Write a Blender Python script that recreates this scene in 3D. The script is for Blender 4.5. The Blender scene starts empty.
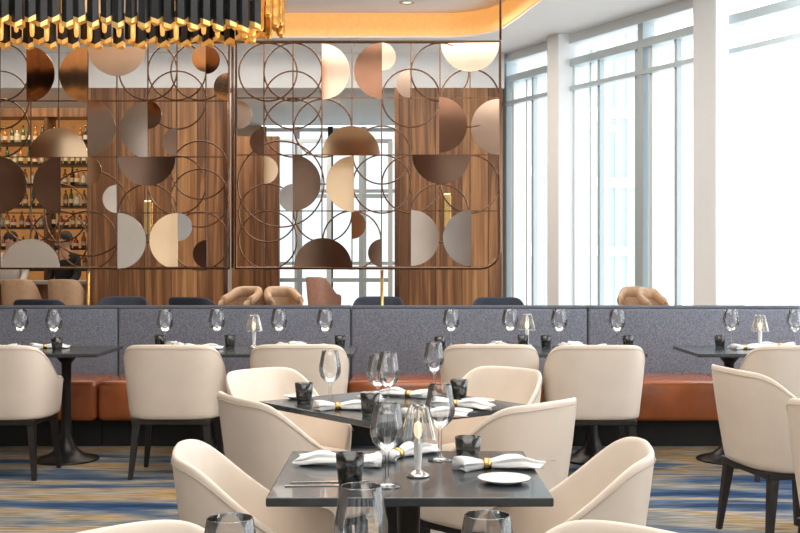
import bpy, bmesh, math, random
from mathutils import Vector, Matrix
random.seed(7)
F=1111.0; H=1.36; HY=260.0
COL=bpy.context.scene.collection
def PX(px,d): return (px-400)*d/F
def PZ(py,d): return H-(py-HY)*d/F

# ------------------------------------------------------------------ materials
def nmat(name):
    m=bpy.data.materials.new(name); m.use_nodes=True
    nt=m.node_tree; b=nt.nodes['Principled BSDF']
    return m,nt,b
def mat(name,c,rough=.5,metal=0,var=.08,scale=30,bump=0,bscale=200,emit=None,es=0,coat=0,aniso=None,spec=None):
    m,nt,b=nmat(name)
    tc=nt.nodes.new('ShaderNodeTexCoord'); n=nt.nodes.new('ShaderNodeTexNoise')
    n.inputs['Scale'].default_value=scale; n.inputs['Detail'].default_value=3
    if aniso:
        mp=nt.nodes.new('ShaderNodeMapping'); mp.inputs['Scale'].default_value=aniso
        nt.links.new(tc.outputs['Object'],mp.inputs['Vector']); nt.links.new(mp.outputs['Vector'],n.inputs['Vector'])
    else: nt.links.new(tc.outputs['Object'],n.inputs['Vector'])
    r=nt.nodes.new('ShaderNodeValToRGB')
    r.color_ramp.elements[0].position=.3; r.color_ramp.elements[1].position=.7
    r.color_ramp.elements[0].color=tuple(max(0,x*(1-var)) for x in c)+(1,)
    r.color_ramp.elements[1].color=tuple(min(1,x*(1+var)) for x in c)+(1,)
    nt.links.new(n.outputs['Fac'],r.inputs['Fac']); nt.links.new(r.outputs['Color'],b.inputs['Base Color'])
    b.inputs['Roughness'].default_value=rough; b.inputs['Metallic'].default_value=metal
    if coat: b.inputs['Coat Weight'].default_value=coat
    if spec is not None: b.inputs['Specular IOR Level'].default_value=spec
    if bump:
        n2=nt.nodes.new('ShaderNodeTexNoise'); n2.inputs['Scale'].default_value=bscale
        nt.links.new(tc.outputs['Object'],n2.inputs['Vector'])
        bp=nt.nodes.new('ShaderNodeBump'); bp.inputs['Strength'].default_value=bump; bp.inputs['Distance'].default_value=.002
        nt.links.new(n2.outputs['Fac'],bp.inputs['Height']); nt.links.new(bp.outputs['Normal'],b.inputs['Normal'])
    if emit:
        b.inputs['Emission Color'].default_value=tuple(emit)+(1,); b.inputs['Emission Strength'].default_value=es
    return m
def glassmat(name,tint=(.97,.98,.98),edge=(.45,.47,.48),gl=.08,rough=.02,fm=.75,lo=.35):
    m=bpy.data.materials.new(name); m.use_nodes=True; nt=m.node_tree; nt.nodes.clear()
    out=nt.nodes.new('ShaderNodeOutputMaterial'); mix=nt.nodes.new('ShaderNodeMixShader')
    tr=nt.nodes.new('ShaderNodeBsdfTransparent'); g=nt.nodes.new('ShaderNodeBsdfGlossy'); g.inputs['Roughness'].default_value=rough
    lw=nt.nodes.new('ShaderNodeLayerWeight'); lw.inputs['Blend'].default_value=.35
    ramp=nt.nodes.new('ShaderNodeValToRGB')
    ramp.color_ramp.elements[0].position=lo; ramp.color_ramp.elements[0].color=tint+(1,)
    ramp.color_ramp.elements[1].position=1.0; ramp.color_ramp.elements[1].color=edge+(1,)
    nt.links.new(lw.outputs['Facing'],ramp.inputs['Fac']); nt.links.new(ramp.outputs['Color'],tr.inputs['Color'])
    ma=nt.nodes.new('ShaderNodeMath'); ma.operation='MULTIPLY_ADD'; ma.inputs[1].default_value=fm; ma.inputs[2].default_value=gl
    nt.links.new(lw.outputs['Fresnel'],ma.inputs[0]); nt.links.new(ma.outputs[0],mix.inputs['Fac'])
    nt.links.new(tr.outputs[0],mix.inputs[1]); nt.links.new(g.outputs[0],mix.inputs[2]); nt.links.new(mix.outputs[0],out.inputs['Surface'])
    return m
def woodmat(name,c1,c2,c3,plank=.22,rough=.38):
    m,nt,b=nmat(name); N=nt.nodes; L=nt.links
    tc=N.new('ShaderNodeTexCoord'); sx=N.new('ShaderNodeSeparateXYZ'); L.new(tc.outputs['Object'],sx.inputs[0])
    add=N.new('ShaderNodeMath'); add.operation='ADD'; L.new(sx.outputs['X'],add.inputs[0]); L.new(sx.outputs['Y'],add.inputs[1])
    dv=N.new('ShaderNodeMath'); dv.operation='DIVIDE'; dv.inputs[1].default_value=plank; L.new(add.outputs[0],dv.inputs[0])
    fl=N.new('ShaderNodeMath'); fl.operation='FLOOR'; L.new(dv.outputs[0],fl.inputs[0])
    wn=N.new('ShaderNodeTexWhiteNoise'); wn.noise_dimensions='1D'; L.new(fl.outputs[0],wn.inputs['W'])
    mp=N.new('ShaderNodeMapping'); mp.inputs['Scale'].default_value=(22,22,.8); L.new(tc.outputs['Object'],mp.inputs['Vector'])
    cm=N.new('ShaderNodeCombineXYZ'); m5=N.new('ShaderNodeMath'); m5.operation='MULTIPLY'; m5.inputs[1].default_value=9; L.new(wn.outputs['Value'],m5.inputs[0]); L.new(m5.outputs[0],cm.inputs['Z'])
    va=N.new('ShaderNodeVectorMath'); va.operation='ADD'; L.new(mp.outputs[0],va.inputs[0]); L.new(cm.outputs[0],va.inputs[1])
    n=N.new('ShaderNodeTexNoise'); n.inputs['Scale'].default_value=1; n.inputs['Detail'].default_value=5; n.inputs['Distortion'].default_value=.6
    L.new(va.outputs[0],n.inputs['Vector'])
    mx=N.new('ShaderNodeMath'); mx.operation='MULTIPLY_ADD'; mx.inputs[1].default_value=.32; L.new(wn.outputs['Value'],mx.inputs[0])
    sb=N.new('ShaderNodeMath'); sb.operation='SUBTRACT'; sb.inputs[1].default_value=.16; L.new(n.outputs['Fac'],sb.inputs[0]); L.new(sb.outputs[0],mx.inputs[2])
    r=N.new('ShaderNodeValToRGB'); e=r.color_ramp.elements
    e[0].position=.3; e[0].color=c1+(1,); e[1].position=.72; e[1].color=c3+(1,); k=e.new(.5); k.color=c2+(1,)
    L.new(mx.outputs[0],r.inputs['Fac'])
    fr=N.new('ShaderNodeMath'); fr.operation='FRACT'; L.new(dv.outputs[0],fr.inputs[0])
    gt=N.new('ShaderNodeMath'); gt.operation='GREATER_THAN'; gt.inputs[1].default_value=.03; L.new(fr.outputs[0],gt.inputs[0])
    ml=N.new('ShaderNodeMix'); ml.data_type='RGBA'; ml.inputs[6].default_value=(.05,.02,.008,1)
    L.new(gt.outputs[0],ml.inputs[0]); L.new(r.outputs[0],ml.inputs[7]); L.new(ml.outputs[2],b.inputs['Base Color'])
    b.inputs['Roughness'].default_value=rough
    return m
def carpetmat():
    m,nt,b=nmat('carpet_strie'); N=nt.nodes; L=nt.links
    tc=N.new('ShaderNodeTexCoord')
    def noise(sc,s=1,d=4,dist=.3):
        mp=N.new('ShaderNodeMapping'); mp.inputs['Scale'].default_value=sc; L.new(tc.outputs['Object'],mp.inputs[0])
        n=N.new('ShaderNodeTexNoise'); n.inputs['Scale'].default_value=s; n.inputs['Detail'].default_value=d; n.inputs['Distortion'].default_value=dist
        L.new(mp.outputs[0],n.inputs['Vector']); return n
    n=noise((.45,1.9,1),1,8,.5); n.inputs['Roughness'].default_value=.56
    r=N.new('ShaderNodeValToRGB'); e=r.color_ramp.elements
    cols=[(.32,(.018,.035,.075)),(.40,(.04,.085,.175)),(.45,(.17,.185,.20)),(.49,(.32,.28,.22)),(.52,(.37,.235,.10)),(.555,(.36,.31,.25)),(.60,(.11,.15,.21)),(.67,(.022,.045,.095))]
    e[0].position,e[0].color=cols[0][0],cols[0][1]+(1,)
    e[1].position,e[1].color=cols[-1][0],cols[-1][1]+(1,)
    for p,c in cols[1:-1]:
        k=e.new(p); k.color=c+(1,)
    L.new(n.outputs['Fac'],r.inputs['Fac'])
    n2=noise((5,55,1),1,4,.2)
    r2=N.new('ShaderNodeValToRGB'); r2.color_ramp.elements[0].position=.38; r2.color_ramp.elements[0].color=(.6,.6,.6,1); r2.color_ramp.elements[1].position=.62; r2.color_ramp.elements[1].color=(1.25,1.25,1.25,1)
    L.new(n2.outputs['Fac'],r2.inputs['Fac'])
    mx=N.new('ShaderNodeMix'); mx.data_type='RGBA'; mx.blend_type='MULTIPLY'; mx.inputs[0].default_value=1
    L.new(r.outputs[0],mx.inputs[6]); L.new(r2.outputs[0],mx.inputs[7]); L.new(mx.outputs[2],b.inputs['Base Color'])
    b.inputs['Roughness'].default_value=.95; b.inputs['Specular IOR Level'].default_value=.1
    return m
M={}
M['cream']=mat('cream_leather',(.79,.67,.56),.34,var=.03,scale=8,bump=.12,bscale=350)
M['cream2']=mat('cream_leather_seat',(.80,.685,.575),.38,var=.03,scale=8,bump=.12,bscale=350)
M['seam']=mat('cream_seam',(.50,.41,.33),.6)
M['darkwood']=mat('ebonised_wood',(.018,.013,.011),.4,var=.3,scale=20)
M['slate']=mat('dark_slate_top',(.03,.038,.043),.25,var=.25,scale=14,coat=.2)
M['blackmetal']=mat('black_metal',(.02,.018,.017),.35,.4)
M['tweed']=mat('grey_tweed',(.185,.20,.24),.95,var=.38,scale=120,bump=.5,bscale=300,spec=.2)
M['tweed2']=mat('grey_tweed_dark',(.13,.14,.17),.95,var=.4,scale=260,spec=.2)
M['cognac']=mat('cognac_leather',(.43,.12,.038),.24,var=.15,scale=6,coat=.45)
M['black']=mat('black_plinth',(.01,.01,.01),.7)
M['white']=mat('white_paint',(.90,.91,.91),.6,var=.01)
M['ceiling']=mat('ceiling_paint',(.90,.885,.86),.7,var=.01)
M['wallw']=mat('warm_white_wall',(.70,.64,.57),.7,var=.02)
M['frame']=mat('grey_aluminium',(.48,.56,.59),.4,.2,var=.01)
M['framew']=mat('white_aluminium',(.77,.82,.83),.4,.1,var=.01)
M['bronze']=mat('bronze_rod',(.20,.10,.055),.22,.95)
M['copper_dark']=mat('dark_copper',(.21,.108,.068),.10,1,var=.2,scale=3)
M['copper']=mat('polished_copper',(.78,.46,.26),.07,1,var=.08,scale=3)
M['rose']=mat('rose_gold_mirror',(.58,.41,.31),.12,1,var=.1,scale=3)
M['champ']=mat('champagne_satin',(.76,.63,.52),.28,.75,var=.06,scale=3)
M['pewter']=mat('taupe_mirror',(.40,.31,.26),.14,.9,var=.1,scale=3)
M['brass']=mat('brass',(.80,.52,.20),.22,1,var=.1,scale=5)
M['tip']=mat('gold_tip',(.85,.56,.2),.3,.8,var=.1,scale=5,emit=(1,.5,.12),es=.18)
M['brasslit']=mat('lit_brass_glass',(.85,.55,.2),.2,.3,emit=(1,.45,.10),es=.7)
M['amberlit']=mat('lit_amber_glass',(.75,.42,.12),.12,.6,emit=(1,.45,.08),es=.5,var=.5,scale=20)
M['amberdim']=mat('dim_amber_glass',(.55,.28,.07),.12,.8,emit=(1,.38,.06),es=.12,var=.5,scale=20)
M['blacktube']=mat('black_tube',(.012,.012,.013),.3,.3)
M['wood']=woodmat('walnut_panel',(.15,.062,.024),(.34,.155,.06),(.50,.265,.11),.31)
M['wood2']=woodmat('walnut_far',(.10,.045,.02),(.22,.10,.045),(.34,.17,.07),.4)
M['glass']=glassmat('clear_glass',(.99,.99,.99),(.34,.36,.37),.06,fm=.9,lo=.55)
M['pane']=glassmat('window_glass',(.98,.99,1),(.95,.98,.99),.0,fm=.10,lo=.6)
M['panet']=glassmat('tinted_glass',(.66,.71,.73),(.5,.55,.58),.0,fm=.12,lo=.6)
M['smoke']=glassmat('smoked_glass',(.42,.42,.40),(.06,.06,.06),.06,.05)
M['linen']=mat('white_linen',(.86,.85,.84),.9,var=.02,bump=.3,bscale=120)
M['china']=mat('white_china',(.88,.87,.85),.2,var=.01,coat=.5)
M['steel']=mat('cutlery_steel',(.6,.58,.55),.2,1)
M['glow']=mat('lamp_glow',(1,.90,.72),.5,emit=(1,.78,.48),es=1.1)
M['acryl']=glassmat('ribbed_acrylic',(.90,.87,.82),(.42,.38,.34),.24,.15)
M['cove']=mat('painted_cove_glow',(.8,.5,.22),.6,emit=(1,.43,.10),es=.6)
M['tan']=mat('tan_leather',(.56,.36,.22),.35,var=.08)
M['navy']=mat('navy_fabric',(.045,.055,.08),.9,var=.3,scale=150)
M['pink']=mat('blush_leather',(.62,.36,.28),.5)
M['skin']=mat('skin',(.55,.33,.22),.55,var=.04)
M['shirt']=mat('white_shirt',(.75,.74,.72),.8)
M['blackcloth']=mat('black_cloth',(.015,.015,.018),.85)
M['hair']=mat('dark_hair',(.02,.013,.01),.6)
M['amberback']=mat('amber_backlit_panel',(.30,.14,.05),.5,emit=(1,.42,.12),es=.32,var=.9,scale=4)
M['carpet']=carpetmat()
M['facade']=mat('pale_facade',(.56,.66,.70),.4,var=.10,scale=1,aniso=(.6,.6,.12))
M['stone']=mat('grey_stone',(.35,.33,.31),.6)

# ------------------------------------------------------------------ helpers
def link(o,parent=None,loc=None):
    COL.objects.link(o)
    if parent is not None: o.parent=parent
    if loc is not None: o.location=loc
    return o
def mesh(name,v,f,m,parent=None,loc=None,smooth=False,mats=None,fm=None):
    me=bpy.data.meshes.new(name); me.from_pydata([tuple(a) for a in v],[],f); me.validate()
    bm=bmesh.new(); bm.from_mesh(me); bmesh.ops.recalc_face_normals(bm,faces=bm.faces); bm.to_mesh(me); bm.free()
    for mm in (mats or [m]): me.materials.append(mm)
    if fm:
        for i,p in enumerate(me.polygons):
            if i<len(fm): p.material_index=fm[i]
    if smooth:
        for p in me.polygons: p.use_smooth=True
    return link(bpy.data.objects.new(name,me),parent,loc)
def box(name,c,s,m,parent=None,bevel=0,rot=0,seg=2,smooth=False):
    bm=bmesh.new(); bmesh.ops.create_cube(bm,size=1); bmesh.ops.scale(bm,vec=s,verts=bm.verts)
    if bevel: bmesh.ops.bevel(bm,geom=list(bm.edges),offset=bevel,segments=seg,profile=.5,affect='EDGES')
    me=bpy.data.meshes.new(name); bm.to_mesh(me); bm.free(); me.materials.append(m)
    if smooth:
        for p in me.polygons: p.use_smooth=True
    o=bpy.data.objects.new(name,me); link(o,parent,c); o.rotation_euler[2]=rot; return o
def lathe_vf(prof,seg=24):
    v=[];f=[];n=len(prof)
    for i in range(seg):
        a=2*math.pi*i/seg
        for r,z in prof: v.append((r*math.cos(a),r*math.sin(a),z))
    for i in range(seg):
        j=(i+1)%seg
        for k in range(n-1): f.append((i*n+k,j*n+k,j*n+k+1,i*n+k+1))
    return v,f
def lathe(name,prof,m,parent=None,loc=None,seg=24,smooth=True):
    v,f=lathe_vf(prof,seg); o=mesh(name,v,f,m,parent,loc,smooth)
    bm=bmesh.new(); bm.from_mesh(o.data); bmesh.ops.remove_doubles(bm,verts=bm.verts,dist=1e-5); bmesh.ops.recalc_face_normals(bm,faces=bm.faces); bm.to_mesh(o.data); bm.free()
    return o
def tube(name,path,r,m,parent=None,loc=None,closed=False,seg=6,rads=None):
    P=[Vector(p) for p in path]; n=len(P); v=[];f=[]
    for i,p in enumerate(P):
        a=P[i-1] if (i>0 or closed) else P[i]; b=P[(i+1)%n] if (i<n-1 or closed) else P[i]
        t=(b-a).normalized(); ref=Vector((0,1,0)) if abs(t.y)<.9 else Vector((0,0,1))
        if parent is not None and name=='rolled_edge': ref=Vector((0,0,1))
        u=t.cross(ref).normalized(); w=t.cross(u).normalized(); rr=rads[i] if rads else r
        for k in range(seg):
            an=2*math.pi*k/seg+math.pi/4; v.append(p+u*rr*math.cos(an)+w*rr*math.sin(an))
    for i in range(n if closed else n-1):
        j=(i+1)%n
        for k in range(seg):
            l=(k+1)%seg; f.append((i*seg+k,i*seg+l,j*seg+l,j*seg+k))
    if not closed:
        f.append(tuple(range(seg))); f.append(tuple((n-1)*seg+k for k in range(seg)))
    return mesh(name,v,f,m,parent,loc,smooth=seg>4)
def poly(name,pts,z0,z1,m):
    n=len(pts); v=[(x,y,z0) for x,y in pts]+[(x,y,z1) for x,y in pts]
    f=[tuple(range(n)),tuple(range(n,2*n))]+[(i,(i+1)%n,n+(i+1)%n,n+i) for i in range(n)]
    return mesh(name,v,f,m)
def empty(name,loc=(0,0,0),rot=0):
    o=bpy.data.objects.new(name,None); o.empty_display_size=.1; link(o); o.location=loc; o.rotation_euler[2]=rot; return o
def tag(o,label,cat,group=None,kind=None):
    o['label']=label; o['category']=cat
    if group: o['group']=group
    if kind: o['kind']=kind
    return o
def struct(o): o['kind']='structure'; return o
def dup(o,loc=None,rot=None,parent=None):
    n=o.copy(); COL.objects.link(n)
    if parent is not None: n.parent=parent
    for c in o.children: dup(c,parent=n)
    if loc is not None: n.location=loc
    if rot is not None: n.rotation_euler[2]=rot
    return n

# ------------------------------------------------------------------ room shell
XE=1.24; YE=13.25
room=[(-7,-3),(9.53,-3),(XE,YE),(XE,20),(-7,20)]
struct(poly('floor',room,-.1,0,M['carpet']))
struct(poly('ceiling',room,4.05,4.15,M['ceiling']))
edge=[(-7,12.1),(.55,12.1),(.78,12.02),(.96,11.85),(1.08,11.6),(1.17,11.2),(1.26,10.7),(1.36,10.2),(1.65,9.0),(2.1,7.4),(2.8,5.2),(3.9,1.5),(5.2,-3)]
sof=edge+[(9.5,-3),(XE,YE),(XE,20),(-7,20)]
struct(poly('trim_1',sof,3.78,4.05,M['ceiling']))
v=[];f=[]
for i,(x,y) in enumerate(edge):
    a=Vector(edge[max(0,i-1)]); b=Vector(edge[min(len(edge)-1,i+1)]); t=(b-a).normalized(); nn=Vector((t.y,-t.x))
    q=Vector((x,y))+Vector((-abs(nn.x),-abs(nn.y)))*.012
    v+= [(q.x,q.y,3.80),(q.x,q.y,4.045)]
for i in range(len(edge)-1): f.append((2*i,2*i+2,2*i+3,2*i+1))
struct(mesh('trim_2',v,f,M['cove']))  # cove light painted as emission over the whole fascia, no strip lamp behind it
struct(box('wall_left',(-7.05,8.5,2.05),(.1,23,4.1),M['wallw']))
struct(box('wall_back_lower',(1.27,-3.05,.2),(16.6,.1,.4),M['wallw']))
struct(box('wall_back_upper',(1.27,-3.05,3.75),(16.6,.1,.7),M['wallw']))
xs=[-6.5+2.3*i for i in range(8)]
for i,x in enumerate(xs):  # unseen piers and openings added to stripe the disc reflections and admit light
    struct(box('added_back_pier',(x,-3.05,1.9),(1.0,.1,3.0),M['wood2']))
    if i<7:
        w=struct(empty('window_%d'%(21+i),(x+1.15,-3.05,0)))  # window added behind the camera for brighter reflections and extra light
        box('pane',(0,0,1.9),(1.3,.01,3.0),M['panet'],w); box('mullion',(0,0,1.9),(.06,.08,3.0),M['framew'],w)
struct(box('wall_right',(XE+.05,16.6,2.05),(.1,6.8,4.1),M['wallw']))
struct(box('wall_far_lower',(-2.9,20.05,.2),(8.2,.1,.4),M['wallw']))
struct(box('wall_far_side',(-4.75,20.05,2.0),(4.5,.1,3.6),M['wallw']))
w=struct(empty('window_9',(0,20,0)))
for i in range(7): box('mullion',(-2.45+i*.6,0,2.08),(.09,.1,3.36),M['framew'] if i%2 else M['blackmetal'],w)
for z in (.45,1.3,2.6,3.7): box('rail',(-.6,0,z),(3.7,.09,.06),M['framew'],w)
box('pane',(-.6,.03,2.08),(3.7,.01,3.36),M['panet'],w)
w=struct(empty('window_20',(-1.0,17.2,0)))
for i,x in enumerate((-.95,-.55,-.1,.4,.85)): box('mullion',(x,0,1.6),(.07,.08,3.2),M['frame'] if i%2 else M['framew'],w)
for z in (.05,1.05,2.35,3.2): box('rail',(-.05,0,z),(1.85,.06,.06),M['frame'],w)
zt=PZ(88,13)
struct(box('wall_walnut_wide',((PX(88,13)+PX(228,13))/2,13.15,zt/2),(PX(228,13)-PX(88,13),.3,zt),M['wood']))
struct(box('wall_walnut_narrow',((PX(395,13)+XE)/2-.02,13.15,zt/2),(XE-PX(395,13)-.06,.3,zt),M['wood']))
struct(box('wall_bulkhead',(-2.88,13.2,(zt+3.78)/2),(8.2,.42,3.78-zt-.002),M['white']))
struct(box('trim_3',(PX(228,13)-.02,12.98,zt/2),(.05,.05,zt),M['bronze']))
struct(box('trim_4',(PX(395,13)+.02,12.98,zt/2),(.05,.05,zt),M['bronze']))
struct(box('wall_walnut_inner',(-2.65,16.6,1.6),(1.7,.15,3.2),M['wood2']))
# ---- angled window wall
A=Vector((3.31,9.2)); e=Vector((-.4543,.8908)); ang=math.atan2(e.y,e.x)
def wp(t,z,off=0):
    p=A+e*t+Vector((-e.y,e.x))*off
    return (p.x,p.y,z)
t0,t1=-13.6,4.5
mid=(t0+t1)/2; Ln=t1-t0
struct(box('wall_window_sill',wp(mid,.2),(Ln,.2,.4),M['framew'],rot=ang))
struct(box('trim_5',wp(mid,.43,.08),(Ln,.3,.05),M['framew'],rot=ang))
struct(box('trim_6',wp(mid,3.48),(Ln,.16,.08),M['frame'],rot=ang))
struct(box('trim_7',wp(mid,3.20,.05),(Ln,.07,.045),M['frame'],rot=ang))
struct(box('trim_8',wp(mid,3.73),(Ln,.18,.1),M['framew'],rot=ang))
ts=[4.42,3.22,1.95,.88,-.2,-1.35,-2.5,-3.65,-4.8,-5.95,-7.1,-8.25,-9.4,-10.55,-11.7,-12.85,-13.5]
for i,t in enumerate(ts):
    if i%2==1: struct(box('trim_%d'%(10+i),wp(t,2.05,.06),(.30 if i==3 else .22,.34,3.5),M['white'],rot=ang,bevel=.01))
    else: struct(box('trim_%d'%(10+i),wp(t,2.05),(.08,.15,3.5),M['frame'],rot=ang))
for i in range(len(ts)-1):
    a,b=ts[i],ts[i+1]
    w=struct(empty('window_%d'%(i+1) if i<8 else 'window_%d'%(i+2),wp((a+b)/2,0),ang))
    L=abs(a-b)-.16
    box('pane',(0,-.02,1.95),(L,.012,3.0),M['pane'],w)
    box('pane',(0,-.02,3.61),(L,.012,.12),M['pane'],w)
    if i<5:
        box('sash',(L/2-.03,0,1.95),(.045,.07,3.0),M['framew'],w); box('sash',(-L/2+.03,0,1.95),(.045,.07,3.0),M['frame'],w)
        if i in(0,1,2): box('sash',(L*.08,0,1.95),(.04,.06,3.0),M['frame'],w)
        if i in(0,1): box('sash',(L*.25,-.03,1.95),(.03,.05,3.0),M['framew'],w)
for k,(x0,x1,d,h,lab) in enumerate([(588,645,55,40,"pale blue glass office tower outside the windows"),(500,552,48,30,"pale grey apartment tower outside the windows")]):
    X0,X1=PX(x0,d),PX(x1,d)
    tw=empty('tower_building',((X0+X1)/2,d+4,-25)); tag(tw,lab,"building")
    box('tower_body',(0,0,(h+25)/2),(X1-X0,8,h+25),M['facade'],tw)
    for j in range(5): box('facade_fin',(-(X1-X0)/2+(j+.5)*(X1-X0)/5,-4.1,(h+25)/2),(.15,.2,h+25),M['framew'],tw)
    for j in range(14): box('floor_band',(0,-4.06,20+j*3.4),(X1-X0,.12,.5),M['framew'],tw)

for k,(x,y) in enumerate([(PX(407,11.6),11.6),(-1.6,11.2)]):
    o=empty('downlight',(x,y,4.05)); tag(o,"small round recessed ceiling spotlight with white trim","ceiling light","recessed ceiling spots")
    lathe('trim_ring',[(.045,-.0),(.06,-.008),(.08,-.006),(.085,0)],M['frame'],o)
    lathe('lens',[(0,-.002),(.045,-.002)],M['glow'],o)

# ------------------------------------------------------------------ chair
def sstep(a,b,x):
    t=max(0,min(1,(x-a)/(b-a))); return t*t*(3-2*t)
def shell(name,m,parent,zb=.37,ht=.845,ha=.62,w=.305,up=0,seam=True,roll=0):
    pts=[]; fy=.20; by=.27
    for y in (fy,fy-.03,.11,.05,0): pts.append((w-.02*(y/fy if y>0 else 0),y))
    for k in range(1,20):
        ph=math.pi*k/20; c=math.cos(ph); s=math.sin(ph)
        pts.append((w*math.copysign(abs(c)**.62,c),-by*s**.66 if s>0 else 0))
    for y in (0,.05,.11,fy-.03,fy): pts.append((-(w-.02*(y/fy)),y))
    n=len(pts); v=[];f=[]
    cs=[(0,.0),(.04,-.004),(.3,-.006),(.65,-.004),(.95,.0),(.992,.003),(1.0,.012),(.992,.021),(.95,.026),(.6,.038),(.3,.046),(0,.05)]
    K=len(cs)
    for i,(x,y) in enumerate(pts):
        a=Vector(pts[max(0,i-1)]); b=Vector(pts[min(n-1,i+1)]); t=(b-a).normalized(); nin=Vector((t.y,-t.x))
        if nin.dot(Vector((-x,-.0-y)))<0: nin=-nin
        top=ha+(ht-ha)*(1-sstep(-.245,.06,y))-.02*max(0,1-abs(y+.14)/.14)
        if y>.1: top-=.02*((y-.1)/.1)
        if y>=fy-.001: top-=.02
        back=max(0,min(1,-y/.27))
        for fr,off in cs:
            z=zb+(top-zb)*fr
            sc=.87+.13*sstep(0,1,(z-zb)/(.80-zb))*.9+.013
            px=x*sc; py=y*(.9+.1*fr)-.05*back*((z-zb)/.48)
            px+=nin.x*off; py+=nin.y*off
            v.append((px,py,z+up))
    for i in range(n-1):
        for k in range(K):
            l=(k+1)%K; f.append((i*K+k,i*K+l,(i+1)*K+l,(i+1)*K+k))
    f.append(tuple(range(K))); f.append(tuple((n-1)*K+k for k in range(K)))
    o=mesh(name,v,f,m,parent,smooth=True)
    md=o.modifiers.new('sub','SUBSURF'); md.levels=1; md.render_levels=1
    if seam:
        path=[v[i*K+4] for i in range(n)]
        tube('piping',[(p[0]*1.002,p[1]*1.002,p[2]-.002) for p in path],.0016,M['seam'],parent,seg=5)
    if roll:
        path=[v[i*K+6] for i in range(3,n-3)]
        rr=[roll*(.75+.25*math.sin(math.pi*i/(len(path)-1))) for i in range(len(path))]
        tube('rolled_edge',[(p[0],p[1],p[2]-roll*.3) for p in path],roll,m,parent,seg=12,rads=rr)
    return o
def make_chair(name,mshell,mseat,mleg,up=0,ht=.845,ha=.62,seam=False,w=.305):
    r=empty(name)
    shell('backrest',mshell,r,up=up,ht=ht,ha=ha,seam=seam,w=w)
    box('seat',(0,.02,.425+up),(.43*w/.305,.44,.13),mseat,r,bevel=.03,seg=3,smooth=True)
    box('seat_frame',(0,-.01,.355+up),(.46*w/.305,.42,.035),mleg,r,bevel=.006)
    for sx in(-1,1):
        for sy in(-1,1):
            top=Vector((sx*.205*w/.305,sy*.185,.35+up)); bot=Vector((sx*.235*w/.305,sy*.215-.01,0))
            tube('leg',[bot,top],.02,mleg,r,seg=4,rads=[.017,.03])
    if up:
        tube('footrest',[(-.21*w/.305,.2,.28),(.21*w/.305,.2,.28)],.012,mleg,r)
    return r
def face(dx,dy): return math.atan2(dy,dx)-math.pi/2
ch=make_chair('dining_chair',M['cream'],M['cream2'],M['darkwood'],seam=True)
G="cream leather dining chairs"
chairs=[
 (-1.42,7.10,(0,1),"cream leather tub chair, dark legs, at banquette table"),
 (-.64,7.14,(-.03,1),"cream leather tub chair, dark legs, at banquette table"),
 (.57,7.14,(.03,1),"cream leather tub chair, dark legs, at banquette table"),
 (1.22,7.08,(0,1),"cream leather tub chair, dark legs, at banquette table"),
 (-2.49,7.08,(.05,1),"cream leather tub chair, dark legs, at banquette table"),
 (2.44,7.04,(0,1),"cream leather tub chair at banquette table near windows"),
 (-.40,4.40,(.86,.5),"cream leather tub chair tucked at diagonal table corner"),
 (.35,4.28,(-.72,.7),"cream leather tub chair with back turned, at diagonal table"),
 (-.50,5.12,(.72,-.7),"cream leather tub chair facing out, at diagonal table"),
 (.36,5.18,(-.7,-.72),"cream leather tub chair facing out, at diagonal table"),
 (-.34,3.15,(1,.14),"cream leather tub chair side on, at small table"),
 (.42,3.19,(-1,.12),"cream leather tub chair side on, at small table"),
 (-.40,1.96,(.72,-.7),"cream leather tub chair showing only its curved top"),
 (.31,1.96,(-.72,-.7),"cream leather tub chair showing only its curved top"),
 (1.88,5.42,(1,.18),"cream leather tub chair side on, near the windows"),
 (1.84,4.20,(.8,.6),"cream leather tub chair partly cut off, near windows"),
]
for i,(x,y,dv,lb) in enumerate(chairs):
    c=ch if i==0 else dup(ch)
    c.location=(x,y,0); c.rotation_euler[2]=face(*dv)
    if i<6: c.scale=(1.06,1,1)
    elif i in(6,7): c.scale=(.92,.95,1)
    elif i in(8,9): c.scale=(.84,.9,1)
    elif i in(10,11,12,13): c.scale=(.9,.95,.99)
    tag(c,lb,"chair",G)

# ------------------------------------------------------------------ tables
def make_table(name,wx,wy,peds):
    r=empty(name)
    box('tabletop',(0,0,.738),(wx,wy,.024),M['slate'],r,bevel=.004)
    for px in peds:
        lathe('pedestal',[(0,0),(.215,0),(.22,.006),(.21,.014),(.13,.035),(.07,.08),(.042,.16),(.032,.3),(.03,.5),(.034,.66),(.07,.7),(.16,.712),(.16,.726),(0,.726)],M['blackmetal'],r,(px,0,0),seg=32)
    return r
bt=make_table('banquette_table',1.32,.68,(-.36,.36))
BT=[-2.63,-.96,.95,2.6]
for i,x in enumerate(BT):
    t=bt if i==0 else dup(bt)
    t.location=(x,7.56,0); tag(t,"long dark slate table with flared black pedestals by banquette","table","tables along the banquette")
st=make_table('dining_table',.74,.70,(0,))
for i,(x,y,r,lb) in enumerate([(.025,3.20,0,"square dark slate table set with lamp and glasses"),(-.03,4.74,math.radians(39),"square dark slate table turned diagonally, set for four"),(-.06,1.58,math.radians(45),"square dark slate table holding three wine glasses"),(2.45,4.9,math.radians(45),"square dark slate table near the windows")]):
    t=st if i==0 else dup(st)
    t.location=(x,y,0); t.rotation_euler[2]=r
    if i in (1,): t.scale=(1.12,1.18,1)
    tag(t,lb,"table","square dining tables")

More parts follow.
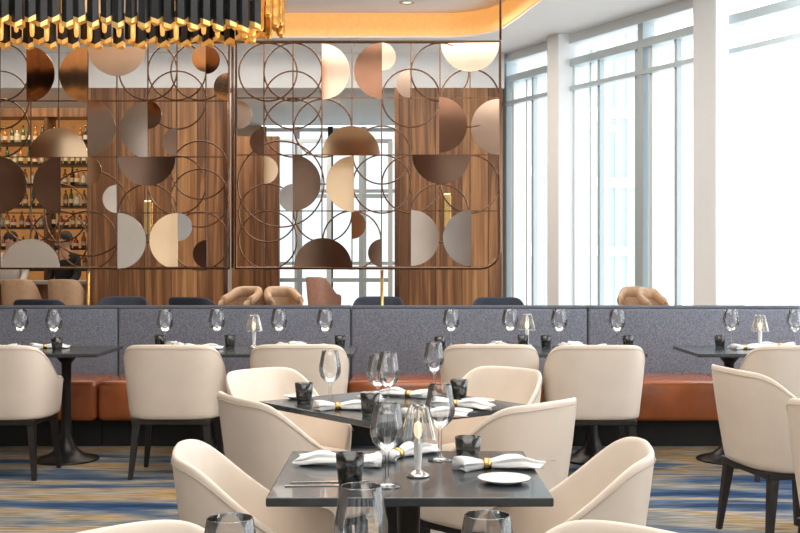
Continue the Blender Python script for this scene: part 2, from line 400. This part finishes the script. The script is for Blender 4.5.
# ------------------------------------------------------------------ banquette
BX=[-5.76,-3.97,-2.18,-.38,1.45,3.24,4.3]
for i in range(len(BX)-1):
    x0,x1=BX[i],BX[i+1]; W=x1-x0-.006; cx=(x0+x1)/2
    b=empty('banquette',(cx,8.3,0)); tag(b,"built-in banquette section, grey tweed back, cognac leather seat","banquette","banquette sections")
    box('base',(0,.07,.1),(W,.5,.2),M['black'],b)
    nseat=2
    for k in range(nseat):
        box('seat_cushion',(-W/2+(k+.5)*W/nseat,-.02,.345),(W/nseat-.003,.60,.29),M['cognac'],b,bevel=.04,seg=3,smooth=True)
    box('backrest',(0,.345,.665),(W,.14,.64),M['tweed'],b,bevel=.02,seg=3,smooth=True)
    box('back_panel',(0,.44,.49),(W,.05,.98),M['tweed2'],b)
    box('top_rail',(0,.38,.993),(W,.20,.02),M['tweed2'],b,bevel=.005)

# ------------------------------------------------------------------ glassware & settings
g0=lathe('wine_glass',[(0,.002),(.034,.0),(.036,.003),(.02,.006),(.007,.012),(.0052,.03),(.005,.085),(.007,.1),(.022,.108),(.037,.125),(.044,.148),(.043,.172),(.037,.205),(.0325,.2315),(.0318,.2322),(.0312,.2312)],M['glass'],seg=40)
TZ=.75
def onT(px,d): return (PX(px,d),d,TZ)
gpos=[(387,2.99,.97),(440,3.38,1.0),(330,4.62,1.0),(378,4.5,.97),(388,4.42,1.04),(434,5.02,1.03),
 (230,1.63,1.0),(361,1.86,1.0),(487,1.65,1.0)]
bpos=[(20,7.75),(54,7.68),(165,7.72),(217,7.78),(279,7.78),(325,7.72),(451,7.75),(510,7.8),(559,7.74),(617,7.72),(731,7.75),(795,7.7),(-40,7.7)]
for i,(px,d,s) in enumerate(gpos):
    o=g0 if i==0 else dup(g0); o.location=onT(px,d); o.scale=(1.04,1.04,s)
    tag(o,"clear stemmed wine glass standing empty on the "+("small table" if i<2 else "diagonal table" if i<6 else "square table"),"wine glass","wine glasses")
for px,d in bpos:
    o=dup(g0); o.location=onT(px,d); o.scale=(1.3,1.3,1.15); tag(o,"clear stemmed wine glass on a banquette table","wine glass","wine glasses")
t0_=lathe('tumbler',[(0,0),(.029,0),(.031,.004),(.036,.05),(.039,.088),(.0365,.088),(.033,.05),(.028,.012),(0,.012)],M['smoke'],seg=24)
tp=[(350,3.0),(468,3.28),(304,4.72),(370,4.35),(459,4.85),(340,7.68),(230,7.72),(160,7.75),(57,7.45),(440,7.6),(523,7.72),(546,7.7),(628,7.66),(720,7.72),(-20,7.6)]
for i,(px,d) in enumerate(tp):
    o=t0_ if i==0 else dup(t0_); o.location=onT(px,d); tag(o,"smoky dark glass water tumbler on a set table","tumbler","smoky tumblers")
def make_lamp():
    r=empty('table_lamp')
    lathe('base',[(0,0),(.032,0),(.033,.006),(.02,.012),(.009,.02),(0,.02)],M['steel'],r)
    lathe('stem',[(.0085,.018),(.011,.05),(.0125,.1),(.0095,.108),(0,.108)],M['china'],r)
    v=[];f=[];n=40
    for ring,(ro,z) in enumerate([(.049,.100),(.047,.105),(.027,.195),(.023,.20)]):
        for i in range(n):
            a=2*math.pi*i/n; rr=ro*(1+.06*(-1)**i); v.append((rr*math.cos(a),rr*math.sin(a),z))
    for k in range(3):
        for i in range(n): j=(i+1)%n; f.append((k*n+i,k*n+j,(k+1)*n+j,(k+1)*n+i))
    mesh('lamp_shade',v,f,M['acryl'],r)
    lathe('bulb',[(0,.108),(.009,.112),(.013,.13),(.010,.15),(0,.157)],M['glow'],r,seg=12)
    return r
lp=make_lamp()
for i,(px,d) in enumerate([(418,3.13),(254,7.72),(527,7.85),(760,7.7)]):
    o=lp if i==0 else dup(lp); o.location=onT(px,d)
    if i: o.scale=(1.2,1.2,1.15)
    tag(o,"small table lamp with ribbed clear conical shade, slim stem","table lamp","cordless table lamps")
pl=lathe('side_plate',[(0,.0),(.04,0),(.045,.002),(.07,.011),(.073,.014),(.07,.0145),(.045,.007),(0,.005)],M['china'],seg=40)
for i,(px,d) in enumerate([(504,3.05),(478,4.75),(455,4.42),(300,4.9),(30,7.5),(205,7.5),(585,7.48),(476,7.5),(300,7.5),(765,7.5)]):
    o=pl if i==0 else dup(pl); o.location=onT(px,d); tag(o,"round white bread plate on a dark table","plate","white bread plates")
def make_napkin():
    r=empty('napkin'); nu,nv=32,36; v=[];f=[]; uc=.36
    for i in range(nu):
        u=i/(nu-1); du=abs(u-uc); x=(u-uc)*.24
        w=.014+.038*min(1,(du/.5))**1.1*(1 if u>uc else 1.1); h=.0125+.006*min(1,du/.3)-(.008*sstep(.75,1,u))
        for k in range(nv):
            a=2*math.pi*k/nv; rip=1+.17*math.sin(a*5+u*4)*min(1,du*5)+.09*math.sin(a*9+1+u*7)*min(1,du*4)
            ex=.014*math.sin(a*3+1.3)*sstep(.7,1,abs(u-.5)*2)
            zz=h+h*math.sin(a)*rip
            v.append((x+ex,w*math.cos(a)*rip+.010*math.sin(u*5),max(0,zz)))
    for i in range(nu-1):
        for k in range(nv): l=(k+1)%nv; f.append((i*nv+k,i*nv+l,(i+1)*nv+l,(i+1)*nv+k))
    f.append(tuple(range(nv))); f.append(tuple((nu-1)*nv+k for k in range(nv)))
    mesh('cloth',v,f,M['linen'],r,smooth=True)
    v2=[];f2=[];n=20
    for k,(x,rr) in enumerate([(-.012,.0185),(-.012,.0165),(.012,.0165),(.012,.0185)]):
        for i in range(n):
            a=2*math.pi*i/n; v2.append((x,rr*math.cos(a)*1.05+.0095,max(0,.0145+rr*math.sin(a)*.9)))
    for k in range(4):
        for i in range(n): j=(i+1)%n; l=(k+1)%4; f2.append((k*n+i,k*n+j,l*n+j,l*n+i))
    mesh('napkin_ring',v2,f2,M['brass'],r,smooth=True)
    return r
nk=make_napkin()
nps=[(487,3.24,15),(350,3.3,170),(400,3.42,60),(338,4.52,10),(410,4.95,150),(372,4.75,100),(425,4.3,20),(455,4.6,-20),
     (199,7.6,10),(176,7.78,120),(312,7.58,170),(288,7.78,60),(480,7.58,10),(500,7.8,100),(592,7.58,170),(568,7.78,60),(45,7.66,20),(5,7.6,170),(745,7.58,15),(780,7.76,160)]
for i,(px,d,a) in enumerate(nps):
    o=nk if i==0 else dup(nk); o.location=onT(px,d); o.rotation_euler[2]=math.radians(a)
    tag(o,"rolled white linen napkin held by a brass ring","napkin","rolled linen napkins")
def knife(nm):
    v=[];f=[]; prof=[(0,.004),(.02,.007),(.08,.006),(.1,.004),(.11,.009),(.17,.010),(.2,.006),(.215,.001)]
    for x,w in prof: v+=[(x,-w,0),(x,w*.5,0),(x,w*.5,.003),(x,-w,.003)]
    for i in range(len(prof)-1):
        for k in range(4): l=(k+1)%4; f.append((i*4+k,i*4+l,i*4+4+l,i*4+4+k))
    f+=[(0,1,2,3),tuple(len(prof)*4-4+k for k in range(4))]
    return mesh(nm,v,f,M['steel'])
kf=knife('table_knife')
for i,(x,y,a) in enumerate([(-.30,3.04,5),(-.30,4.6,40),(.26,3.4,-8)]):
    o=kf if i==0 else dup(kf); o.location=(x,y,TZ); o.rotation_euler[2]=math.radians(a); tag(o,"polished steel table knife lying on the dark table","knife","table knives")
def fork(nm):
    v=[];f=[]
    def bar(x0,x1,y0,y1,w0,w1):
        b=len(v)
        for x,y,w in((x0,y0,w0),(x1,y1,w1)):
            v.extend([(x,y-w,0),(x,y+w,0),(x,y+w,.003),(x,y-w,.003)])
        for k in range(4): l=(k+1)%4; f.append((b+k,b+l,b+4+l,b+4+k))
        f.append((b,b+1,b+2,b+3)); f.append((b+4,b+5,b+6,b+7))
    bar(0,.05,0,0,.006,.004); bar(.05,.13,0,0,.004,.003); bar(.13,.15,0,0,.003,.011)
    for k in range(4): bar(.15,.195,-.009+.006*k,-.009+.006*k,.002,.0012)
    return mesh(nm,v,f,M['steel'])
fk=fork('table_fork'); fk.location=(-.31,2.99,TZ); fk.rotation_euler[2]=.06; tag(fk,"polished steel fork lying on the dark table","fork")

# ------------------------------------------------------------------ screen / room divider
DS=9.0
rd=random.Random(11)
def screen(name,x0,x1,lab,discs,rings,vl,hl,rounded):
    cx=(x0+x1)/2; r=empty(name,(PX(cx,DS),DS,PZ(268,DS))); tag(r,lab,"room divider")
    def L(px,py,y=0): return (PX(px,DS)-PX(cx,DS),y,PZ(py,DS)-PZ(268,DS))
    rc=20; pts=[]
    def corner(cxx,cyy,a0,a1,n=6):
        for k in range(n+1):
            a=math.radians(a0+(a1-a0)*k/n); pts.append(L(cxx+rc*math.cos(a),cyy+rc*math.sin(a)))
    if rounded: corner(x1-rc,268-rc,90,0)
    else: pts.append(L(x1,268))
    pts.append(L(x1,42)); pts.append(L(x0,42)); pts.append(L(x0,268))
    tube('frame',pts,.015,M['bronze'],r,closed=True)
    for x,ya,yb in vl: tube('rod',[L(x,ya),L(x,yb)],.0065,M['bronze'],r,seg=4)
    for y,xa,xb in hl: tube('rod',[L(xa,y),L(xb,y)],.0065,M['bronze'],r,seg=4)
    for (px,py,rr,dr,m) in discs:
        a0={'R':-90,'D':0,'L':90,'U':180}[dr]; n=32; R=rr*DS/F
        c=L(px,py); v=[];f=[]
        for yy in(-.006,.006):
            for k in range(n+1):
                a=math.radians(a0+180*k/n); v.append((R*math.cos(a),yy,-R*math.sin(a)))
        f=[tuple(range(n+1)),tuple(range(n+1,2*n+2))]+[(k,k+1,n+2+k,n+1+k) for k in range(n)]+[(n,0,n+1,2*n+1)]
        o=mesh('half_disc',v,f,M[m],r,(c[0],-.006,c[2]))
        o.rotation_euler[2]=rd.uniform(-.05,.05); o.rotation_euler[0]=rd.uniform(-.02,.03)
    for (px,py,rr) in rings:
        R=rr*DS/F; c=L(px,py); tube('ring',[(c[0]+R*math.cos(2*math.pi*k/48),0,c[2]+R*math.sin(2*math.pi*k/48)) for k in range(48)],.007,M['bronze'],r,closed=True,seg=5)
    return r
DL=[(27,74,28,'R','copper_dark'),(88,75,28,'L','rose'),(117,47,29,'D','champ'),(206,58,14,'L','rose'),(206,60,14,'R','copper_dark'),
 (88,128,28,'R','rose'),(148,130,28,'L','rose'),(148,115,14,'R','copper_dark'),(177,142,14,'L','copper_dark'),(59,157,29,'U','copper'),(228,87,14,'L','rose'),
 (-1,185,28,'R','copper_dark'),(61,185,28,'L','copper_dark'),(88,171,14,'R','copper'),(117,199,14,'L','rose'),(147,157,29,'D','copper_dark'),
 (31,268,29,'U','champ'),(118,241,28,'R','champ'),(178,241,28,'L','copper'),(178,227,14,'R','pewter'),(207,254,14,'L','copper_dark')]
RL=[(0,72,29),(0,100,29),(0,128,29),(177,71,29),(177,100,29),(200,71,29),(148,71,29),(31,213,29),(59,213,29),(59,240,29),(88,213,43),(88,240,29),(177,185,29),(200,170,29),(200,198,29),(148,213,29),(200,241,29),(-28,240,29),(-57,185,29),(-57,72,29)]
VL=[(q,42,268) for q in (-30,31,59,88,117,148,177,206)]+[(0,42,268)]
HL=[(157,-110,228),(101,-110,228),(213,-110,228)]
screen('divider_screen',-110,229,"bronze room divider with metal half-discs, hung above the banquette",DL,RL,VL,HL,False)
DR=[(322,72,28,'R','rose'),(382,71,28,'L','copper_dark'),(382,57,14,'R','rose'),(410,84,14,'L','rose'),(470,43,29,'D','rose'),(238,115,14,'R','rose'),(264,142,14,'L','copper_dark'),
 (351,155,29,'U','copper'),(439,125,28,'R','copper_dark'),(499,127,28,'L','rose'),(264,170,14,'R','copper'),(293,183,28,'R','copper_dark'),(293,198,14,'L','pewter'),(354,184,28,'L','copper'),
 (441,155,29,'D','copper_dark'),(323,267,29,'U','copper_dark'),(352,225,14,'R','copper'),(382,253,14,'L','copper_dark'),(411,238,28,'R','rose'),(471,238,28,'L','pewter')]
RR=[(268,72,29),(293,72,29),(293,100,29),(293,128,29),(268,213,29),(268,240,29),(323,128,29),(382,184,29),(382,155,29),(411,98,29),(440,72,29),(470,98,29),(470,184,29),(440,213,29),(352,240,29),(323,213,29),(281,184,43),(411,184,29)]
VR=[(q,42,268) for q in (264,293,322,352,381.5,411,440,470)]
HR=[(155,237,500),(98,237,500),(211,237,500)]
screen('divider_screen',236,500,"bronze room divider with metal half-discs and rounded lower corner",DR,RR,VR,HR,True)
for px in (232.5,500.5,-110.5):
    z0=PZ(40 if px!=232.5 else 268,DS); z1=4.05
    o=tube('hanging_rod',[(0,0,0),(0,0,z1-z0)],.010,M['bronze'],loc=(PX(px,DS),DS,z0)); tag(o,"slim bronze rod hanging the divider from the ceiling","rod","divider hanging rods")
for px in (382,88):
    o=tube('support_post',[(0,0,0),(0,0,PZ(268,DS)-.016)],.014,M['brass'],loc=(PX(px,DS),DS,0)); tag(o,"slim brass post standing under the divider screen","post","divider support posts")

# ------------------------------------------------------------------ chandelier
cx,cy,ca,cb=-2.22,7.5,1.42,.36
ZC=2.84
chd=empty('chandelier',(cx,cy,ZC)); tag(chd,"long oval chandelier of black tubes with brass tips","chandelier")
def ellp(s,a): return Vector((ca*s*math.cos(a),cb*s*math.sin(a),0))
def angles(N):
    S=[0];Q=[0];
    for i in range(1,721):
        a=2*math.pi*i/720; b=2*math.pi*(i-1)/720; S.append(S[-1]+(ellp(1,a)-ellp(1,b)).length); Q.append(a)
    out=[];j=0
    for i in range(N):
        t=S[-1]*i/N
        while S[j]<t: j+=1
        out.append(Q[j])
    return out
def hextube(name,loc,r,L,tip,mats,rot):
    v=[];f=[];fm=[]
    for lev in range(4):
        for k in range(6):
            a=math.pi/3*k; s=abs(math.sin(a+.3)); rr=r*(1.02 if lev>1 else 1)
            if lev==0: zz=L
            elif lev in(1,2): zz=tip*(.45+.75*s)
            else: zz=tip*(.55*s)
            v.append((rr*math.cos(a),rr*math.sin(a),zz))
    for l in range(3):
        for k in range(6): j=(k+1)%6; f.append((l*6+k,l*6+j,l*6+6+j,l*6+6+k)); fm.append(0 if l==0 else 1)
    f.append(tuple(range(6))); fm.append(0)
    o=mesh(name,v,f,None,chd,loc,mats=mats,fm=fm); o.rotation_euler[2]=rot; return o
base=None
for i,a in enumerate(angles(76)):
    if math.cos(a)>.90: continue
    p=ellp(1,a); z=.03*(i%2); rot=math.atan2(p.y/cb,p.x/ca)+math.pi
    if base is None: base=hextube('black_tube',(p.x,p.y,z),.042,.235,.055,[M['blacktube'],M['tip']],rot)
    else:
        o=base.copy(); COL.objects.link(o); o.parent=chd; o.location=(p.x,p.y,z); o.rotation_euler[2]=rot
base=None
for i,a in enumerate(angles(50)):
    if math.cos(a)>.88: continue
    p=ellp(.84,a); p.z=.05+.03*(i%3)
    if base is None: base=lathe('glass_rod',[(0,0),(.014,.01),(.018,.04),(.018,.16),(0,.16)],M['brasslit'],chd,p,seg=8)
    else:
        o=base.copy(); COL.objects.link(o); o.parent=chd; o.location=p
ra=random.Random(5); bases=[]
for i in range(22):
    a=-.62+1.24*(i/21); p=ellp(1.0 if i%2 else .90,a); p.z=.01+.13*ra.random()
    if len(bases)<2: 
        o=lathe('amber_rod',[(0,.01),(.016,0),(.026,.02),(.026,.38),(0,.38)],M['amberlit'] if not bases else M['amberdim'],chd,p,seg=6,smooth=False); bases.append(o)
    else:
        o=bases[i%2].copy(); COL.objects.link(o); o.parent=chd; o.location=p
v=[];f=[];n=48
for (s,z) in [(1.03,.225),(1.03,.245),(.75,.245),(.75,.225)]:
    for i in range(n):
        a=2*math.pi*i/n; x=min(ca*s*math.cos(a),ca*.9); v.append((x,cb*s*math.sin(a),z))
for k in range(4):
    for i in range(n): j=(i+1)%n; l=(k+1)%4; f.append((k*n+i,k*n+j,l*n+j,l*n+i))
mesh('frame_ring',v,f,M['blackmetal'],chd)
base=None
for i,a in enumerate(angles(80)):
    if math.cos(a)>.92: continue
    p=ellp(1.03,a); p.z=.245+.02*(i%2)
    if base is None: base=lathe('brass_rod',[(0,0),(.019,0),(.019,.28),(0,.28)],M['brasslit'],chd,p,seg=6)
    else:
        o=base.copy(); COL.objects.link(o); o.parent=chd; o.location=p
for sx in(-.9,.9): tube('cable',[(sx,0,.22),(sx,0,4.05-ZC)],.006,M['blackmetal'],chd)

# ------------------------------------------------------------------ wall sconces
for px,py in((150,220),(449,213)):
    o=empty('wall_sconce',(PX(px,12.95),12.99,PZ(py,12.95))); tag(o,"slim brass slab wall light on walnut panelling","wall lamp","brass wall sconces")
    box('back_plate',(0,-.012,0),(.06,.02,.40),M['brass'],o,bevel=.004)
    box('shade',(-.02,-.06,.02),(.085,.06,.40),M['brass'],o,bevel=.01)
    box('diffuser',(-.02,-.06,.223),(.07,.04,.008),M['glow'],o)
    box('arm',(.07,-.03,-.06),(.13,.015,.03),M['brass'],o)

# ------------------------------------------------------------------ bar area
bar=empty('back_bar',(-5.3,15.4,0)); tag(bar,"tall walnut back bar with amber backlit bottle shelves","shelving")
box('back_panel',(0,.2,1.9),(2.7,.04,2.9),M['amberback'],bar)
box('lower_cabinet',(0,-.02,.45),(2.7,.42,.9),M['wood2'],bar)
shz=[1.22,1.51,1.80,2.09,2.38,2.67,2.96]
for z in shz: box('shelf',(0,0,z),(2.7,.36,.025),M['darkwood'],bar)
for x in(-1.35,-.45,.45,1.35): box('upright',(x,0,1.9),(.05,.38,2.9),M['wood2'],bar)
box('cornice',(0,0,3.38),(2.8,.42,.12),M['wood2'],bar)
BM=[mat('bottle_amber',(.45,.17,.03),.12,coat=.6),mat('bottle_green',(.05,.13,.06),.12,coat=.6),mat('bottle_clear',(.6,.58,.52),.1,coat=.6),mat('bottle_red',(.35,.05,.03),.15,coat=.6),mat('bottle_dark',(.04,.025,.02),.12,coat=.6)]
lblm=mat('paper_label',(.70,.62,.48),.8)
BT0=[]
for k,(r,h) in enumerate([(.033,.22),(.027,.24),(.038,.18),(.036,.16),(.029,.25)]):
    o=empty('liquor_bottle',(0,0,0))
    lathe('bottle_body',[(0,0),(r,0),(r,h*.6),(r*.8,h*.7),(.013,h*.78),(.012,h*.97),(0,h*.97)],BM[k],o,seg=12)
    lathe('bottle_cap',[(.0135,h*.92),(.0135,h),(0,h)],M['black'] if k%2 else M['brass'],o,seg=10)
    lathe('bottle_label',[(r+.001,h*.18),(r+.001,h*.42)],lblm,o,seg=12)
    BT0.append(o)
first=[True]*5
cols=["amber whisky","dark green","clear spirit","red liqueur","nearly black"]
for z in shz:
    x=-1.28
    while x<1.29:
        k=random.choice([0,0,1,2,3,4])
        if min(abs(x-u) for u in(-.45,.45))>.075:
            X=-5.3+x
            o=BT0[k] if first[k] else dup(BT0[k]); first[k]=False
            o.location=(X,15.4+random.uniform(-.12,-.04),z+.0125); tag(o,cols[k]+" bottle with paper label on the back bar shelf","bottle","bottles on the back bar")
        x+=random.uniform(.08,.10) if random.random()<.94 else .17
bc=empty('bar_counter',(-5.2,14.0,0)); tag(bc,"long walnut bar counter with grey stone top","bar counter")
box('front_panel',(0,0,.53),(3.4,.5,1.06),M['wood2'],bc); box('worktop',(0,-.03,1.08),(3.5,.62,.04),M['stone'],bc,bevel=.005)
bs=make_chair('bar_stool',M['tan'],M['tan'],M['darkwood'],up=.27,ht=.87,w=.22)
for i,(x,y,dv) in enumerate([(PX(18,13),13.2,(0,1)),(PX(-32,13),13.2,(0,1)),(PX(66,13),13.2,(.1,1))]):
    o=bs if i==0 else dup(bs); o.location=(x,y,0); o.rotation_euler[2]=face(*dv); tag(o,"tan leather bar stool with dark legs at the bar","bar stool","tan bar stools")
ps=make_chair('bar_stool',M['pink'],M['pink'],M['steel'],up=.30,ht=.85,w=.17)
ps.location=(PX(325,14.4),14.4,0); ps.rotation_euler[2]=face(.5,1); tag(ps,"blush leather high chair with metal legs beyond the opening","bar stool")
def lounge():
    r=empty('lounge_chair')
    shell('backrest',M['tan'],r,zb=.4,ht=1.08,ha=1.0,w=.2,seam=False,roll=.055)
    box('seat',(0,.03,.43),(.27,.38,.12),M['tan'],r,bevel=.03,smooth=True)
    for sx in(-1,1):
        for sy in(-1,1): tube('leg',[(sx*.14,sy*.17,0),(sx*.12,sy*.15,.38)],.02,M['darkwood'],r,seg=4,rads=[.014,.024])
    return r
lc=lounge()
for i,(px,d,dv,s) in enumerate([(238,10.2,(-.35,-1),.75),(285,10.2,(.35,-1),.75),(632,10.2,(-.3,-1),.6),(655,9.7,(.3,-1),.5)]):
    o=lc if i==0 else dup(lc); o.location=(PX(px,d),d,0); o.rotation_euler[2]=face(*dv); o.scale=(s,s,1.0); tag(o,"high-backed tan leather lounge chair beyond the banquette","chair","tan lounge chairs")
nc=make_chair('armchair',M['navy'],M['navy'],M['darkwood'],ht=.86,up=.14,w=.27)
for i,(px,d,dv) in enumerate([(46,10.6,(0,1)),(118,10.8,(0,-1)),(200,11.2,(.3,1)),(378,10.8,(0,-1)),(500,10.6,(0,-1))]):
    o=nc if i==0 else dup(nc); o.location=(PX(px,d),d,0); o.rotation_euler[2]=face(*dv); tag(o,"dark navy upholstered high armchair beyond the banquette","chair","navy armchairs")

# ------------------------------------------------------------------ people (bar staff)
def skinobj(name,verts,edges,rad,m,parent,root=0,sub=1):
    me=bpy.data.meshes.new(name); me.from_pydata(verts,edges,[]); me.materials.append(m)
    o=bpy.data.objects.new(name,me); link(o,parent)
    md=o.modifiers.new('skin','SKIN'); md.use_smooth_shade=True
    sv=me.skin_vertices[0].data
    for i,r in enumerate(rad): sv[i].radius=(r,r) if not isinstance(r,tuple) else r
    sv[root].use_root=True
    s=o.modifiers.new('sub','SUBSURF'); s.levels=sub; s.render_levels=sub
    return o
def person(x,y,rot,top,label):
    r=empty('person',(x,y,0),rot); tag(r,label,"person")
    V=[(0,0,.95),(0,0,1.15),(0,0,1.38),(0,0,1.47),(0,.01,1.54),(0,.02,1.62),(0,.015,1.71),
       (.17,0,1.40),(.21,.02,1.16),(.19,.18,1.02),(.17,.27,1.05),
       (-.17,0,1.40),(-.21,.02,1.16),(-.19,.18,1.02),(-.17,.27,1.05),
       (.10,0,.88),(.11,.01,.48),(.11,0,.08),(.11,.12,.04),(-.10,0,.88),(-.11,.01,.48),(-.11,0,.08),(-.11,.12,.04)]
    E=[(0,1),(1,2),(2,3),(3,4),(4,5),(5,6),(2,7),(7,8),(8,9),(9,10),(2,11),(11,12),(12,13),(13,14),(0,15),(15,16),(16,17),(17,18),(0,19),(19,20),(20,21),(21,22)]
    R=[(.14,.10),(.13,.09),(.14,.09),.055,.06,.082,.06,.055,.042,.035,.03,.055,.042,.035,.03,.085,.06,.04,.035,.085,.06,.04,.035]
    skinobj('body',V,E,R,M['skin'],r)
    sh=[0,1,2,3,7,8,9,11,12,13]; mp={a:i for i,a in enumerate(sh)}
    skinobj('shirt',[V[a] for a in sh],[(mp[a],mp[b]) for a,b in E if a in mp and b in mp],[(.155,.115),(.15,.11),(.155,.11),.06,.068,.055,.045,.068,.055,.045],top,r)
    tr=[0,15,16,17,19,20,21]; mp={a:i for i,a in enumerate(tr)}
    skinobj('trousers',[V[a] for a in tr],[(mp[a],mp[b]) for a,b in E if a in mp and b in mp],[(.15,.11),.1,.075,.055,.1,.075,.055],M['blackcloth'],r)
    lathe('hair',[(0,.118),(.05,.105),(.082,.07),(.095,.02),(.09,-.02),(.08,-.03)],M['hair'],r,(0,-.012,1.635),seg=16)
    lathe('nose',[(0,.03),(.008,.015),(.013,0),(0,-.006)],M['skin'],r,(0,.105,1.60),seg=8)
    for s in(-1,1):
        lathe('eye',[(0,.009),(.008,.004),(.008,-.004),(0,-.009)],M['black'],r,(s*.032,.092,1.64),seg=8)
        lathe('ear',[(0,.03),(.014,.01),(.012,-.015),(0,-.028)],M['skin'],r,(s*.088,.01,1.62),seg=8)
        for k in range(5):
            if k<4: p=[(s*.17+(k-1.5)*.02,.28,1.05),(s*.17+(k-1.5)*.022,.33,1.045),(s*.17+(k-1.5)*.022,.355-.004*abs(k-1.5),1.03)]
            else: p=[(s*.17-s*.03,.26,1.05),(s*.17-s*.055,.29,1.04),(s*.17-s*.06,.315,1.03)]
            tube('finger' if k<4 else 'thumb',p,.009,M['skin'],r,seg=6,rads=[.010,.009,.006])
    return r
person(PX(8,14.75),14.85,math.pi,M['shirt'],"bartender in white shirt standing behind the bar counter")
person(PX(63,14.75),14.85,math.pi*.9,M['blackcloth'],"bartender in black shirt standing behind the bar counter")

# ------------------------------------------------------------------ lights
def area(name,loc,size,power,col,rot=(0,0,0),sy=None):
    l=bpy.data.lights.new(name,'AREA'); l.energy=power; l.color=col; l.size=size
    if sy: l.shape='RECTANGLE'; l.size_y=sy
    o=bpy.data.objects.new(name,l); link(o); o.location=loc; o.rotation_euler=rot; return o
area('unseen_ceiling_fill',(0,1.5,3.95),4,135,(1,.96,.90),sy=4)  # this and the next three: added unseen fill lamps, not ceiling fixtures
area('unseen_ceiling_fill',(-.5,5.6,3.95),4,125,(1,.95,.88),sy=2.5)
area('unseen_ceiling_fill',(-1.5,10.8,3.9),5,130,(1,.9,.78),sy=1.5)
area('unseen_ceiling_fill',(-2.5,16,3.7),4,140,(1,.90,.80),sy=3)
area('bar_light',(-5.3,14.6,3.6),1.8,26,(1,.75,.45),sy=.5)
p=wp(-5,2.3,.5)
area('window_daylight',p,9,860,(.97,.985,1),rot=(math.radians(90),0,ang+math.pi),sy=3)
W=bpy.data.worlds.new('sky'); bpy.context.scene.world=W; W.use_nodes=True
bg=W.node_tree.nodes['Background']; bg.inputs[0].default_value=(.95,.98,1,1); bg.inputs[1].default_value=2.6

# ------------------------------------------------------------------ camera
cam=bpy.data.cameras.new('camera'); cam.lens=50; cam.sensor_width=36; cam.shift_y=-6.5/800
cam.clip_end=300
co=bpy.data.objects.new('camera',cam); link(co); co.location=(0,0,H); co.rotation_euler=(math.pi/2,0,0)
bpy.context.scene.camera=co
bpy.context.scene.view_settings.view_transform='Standard'
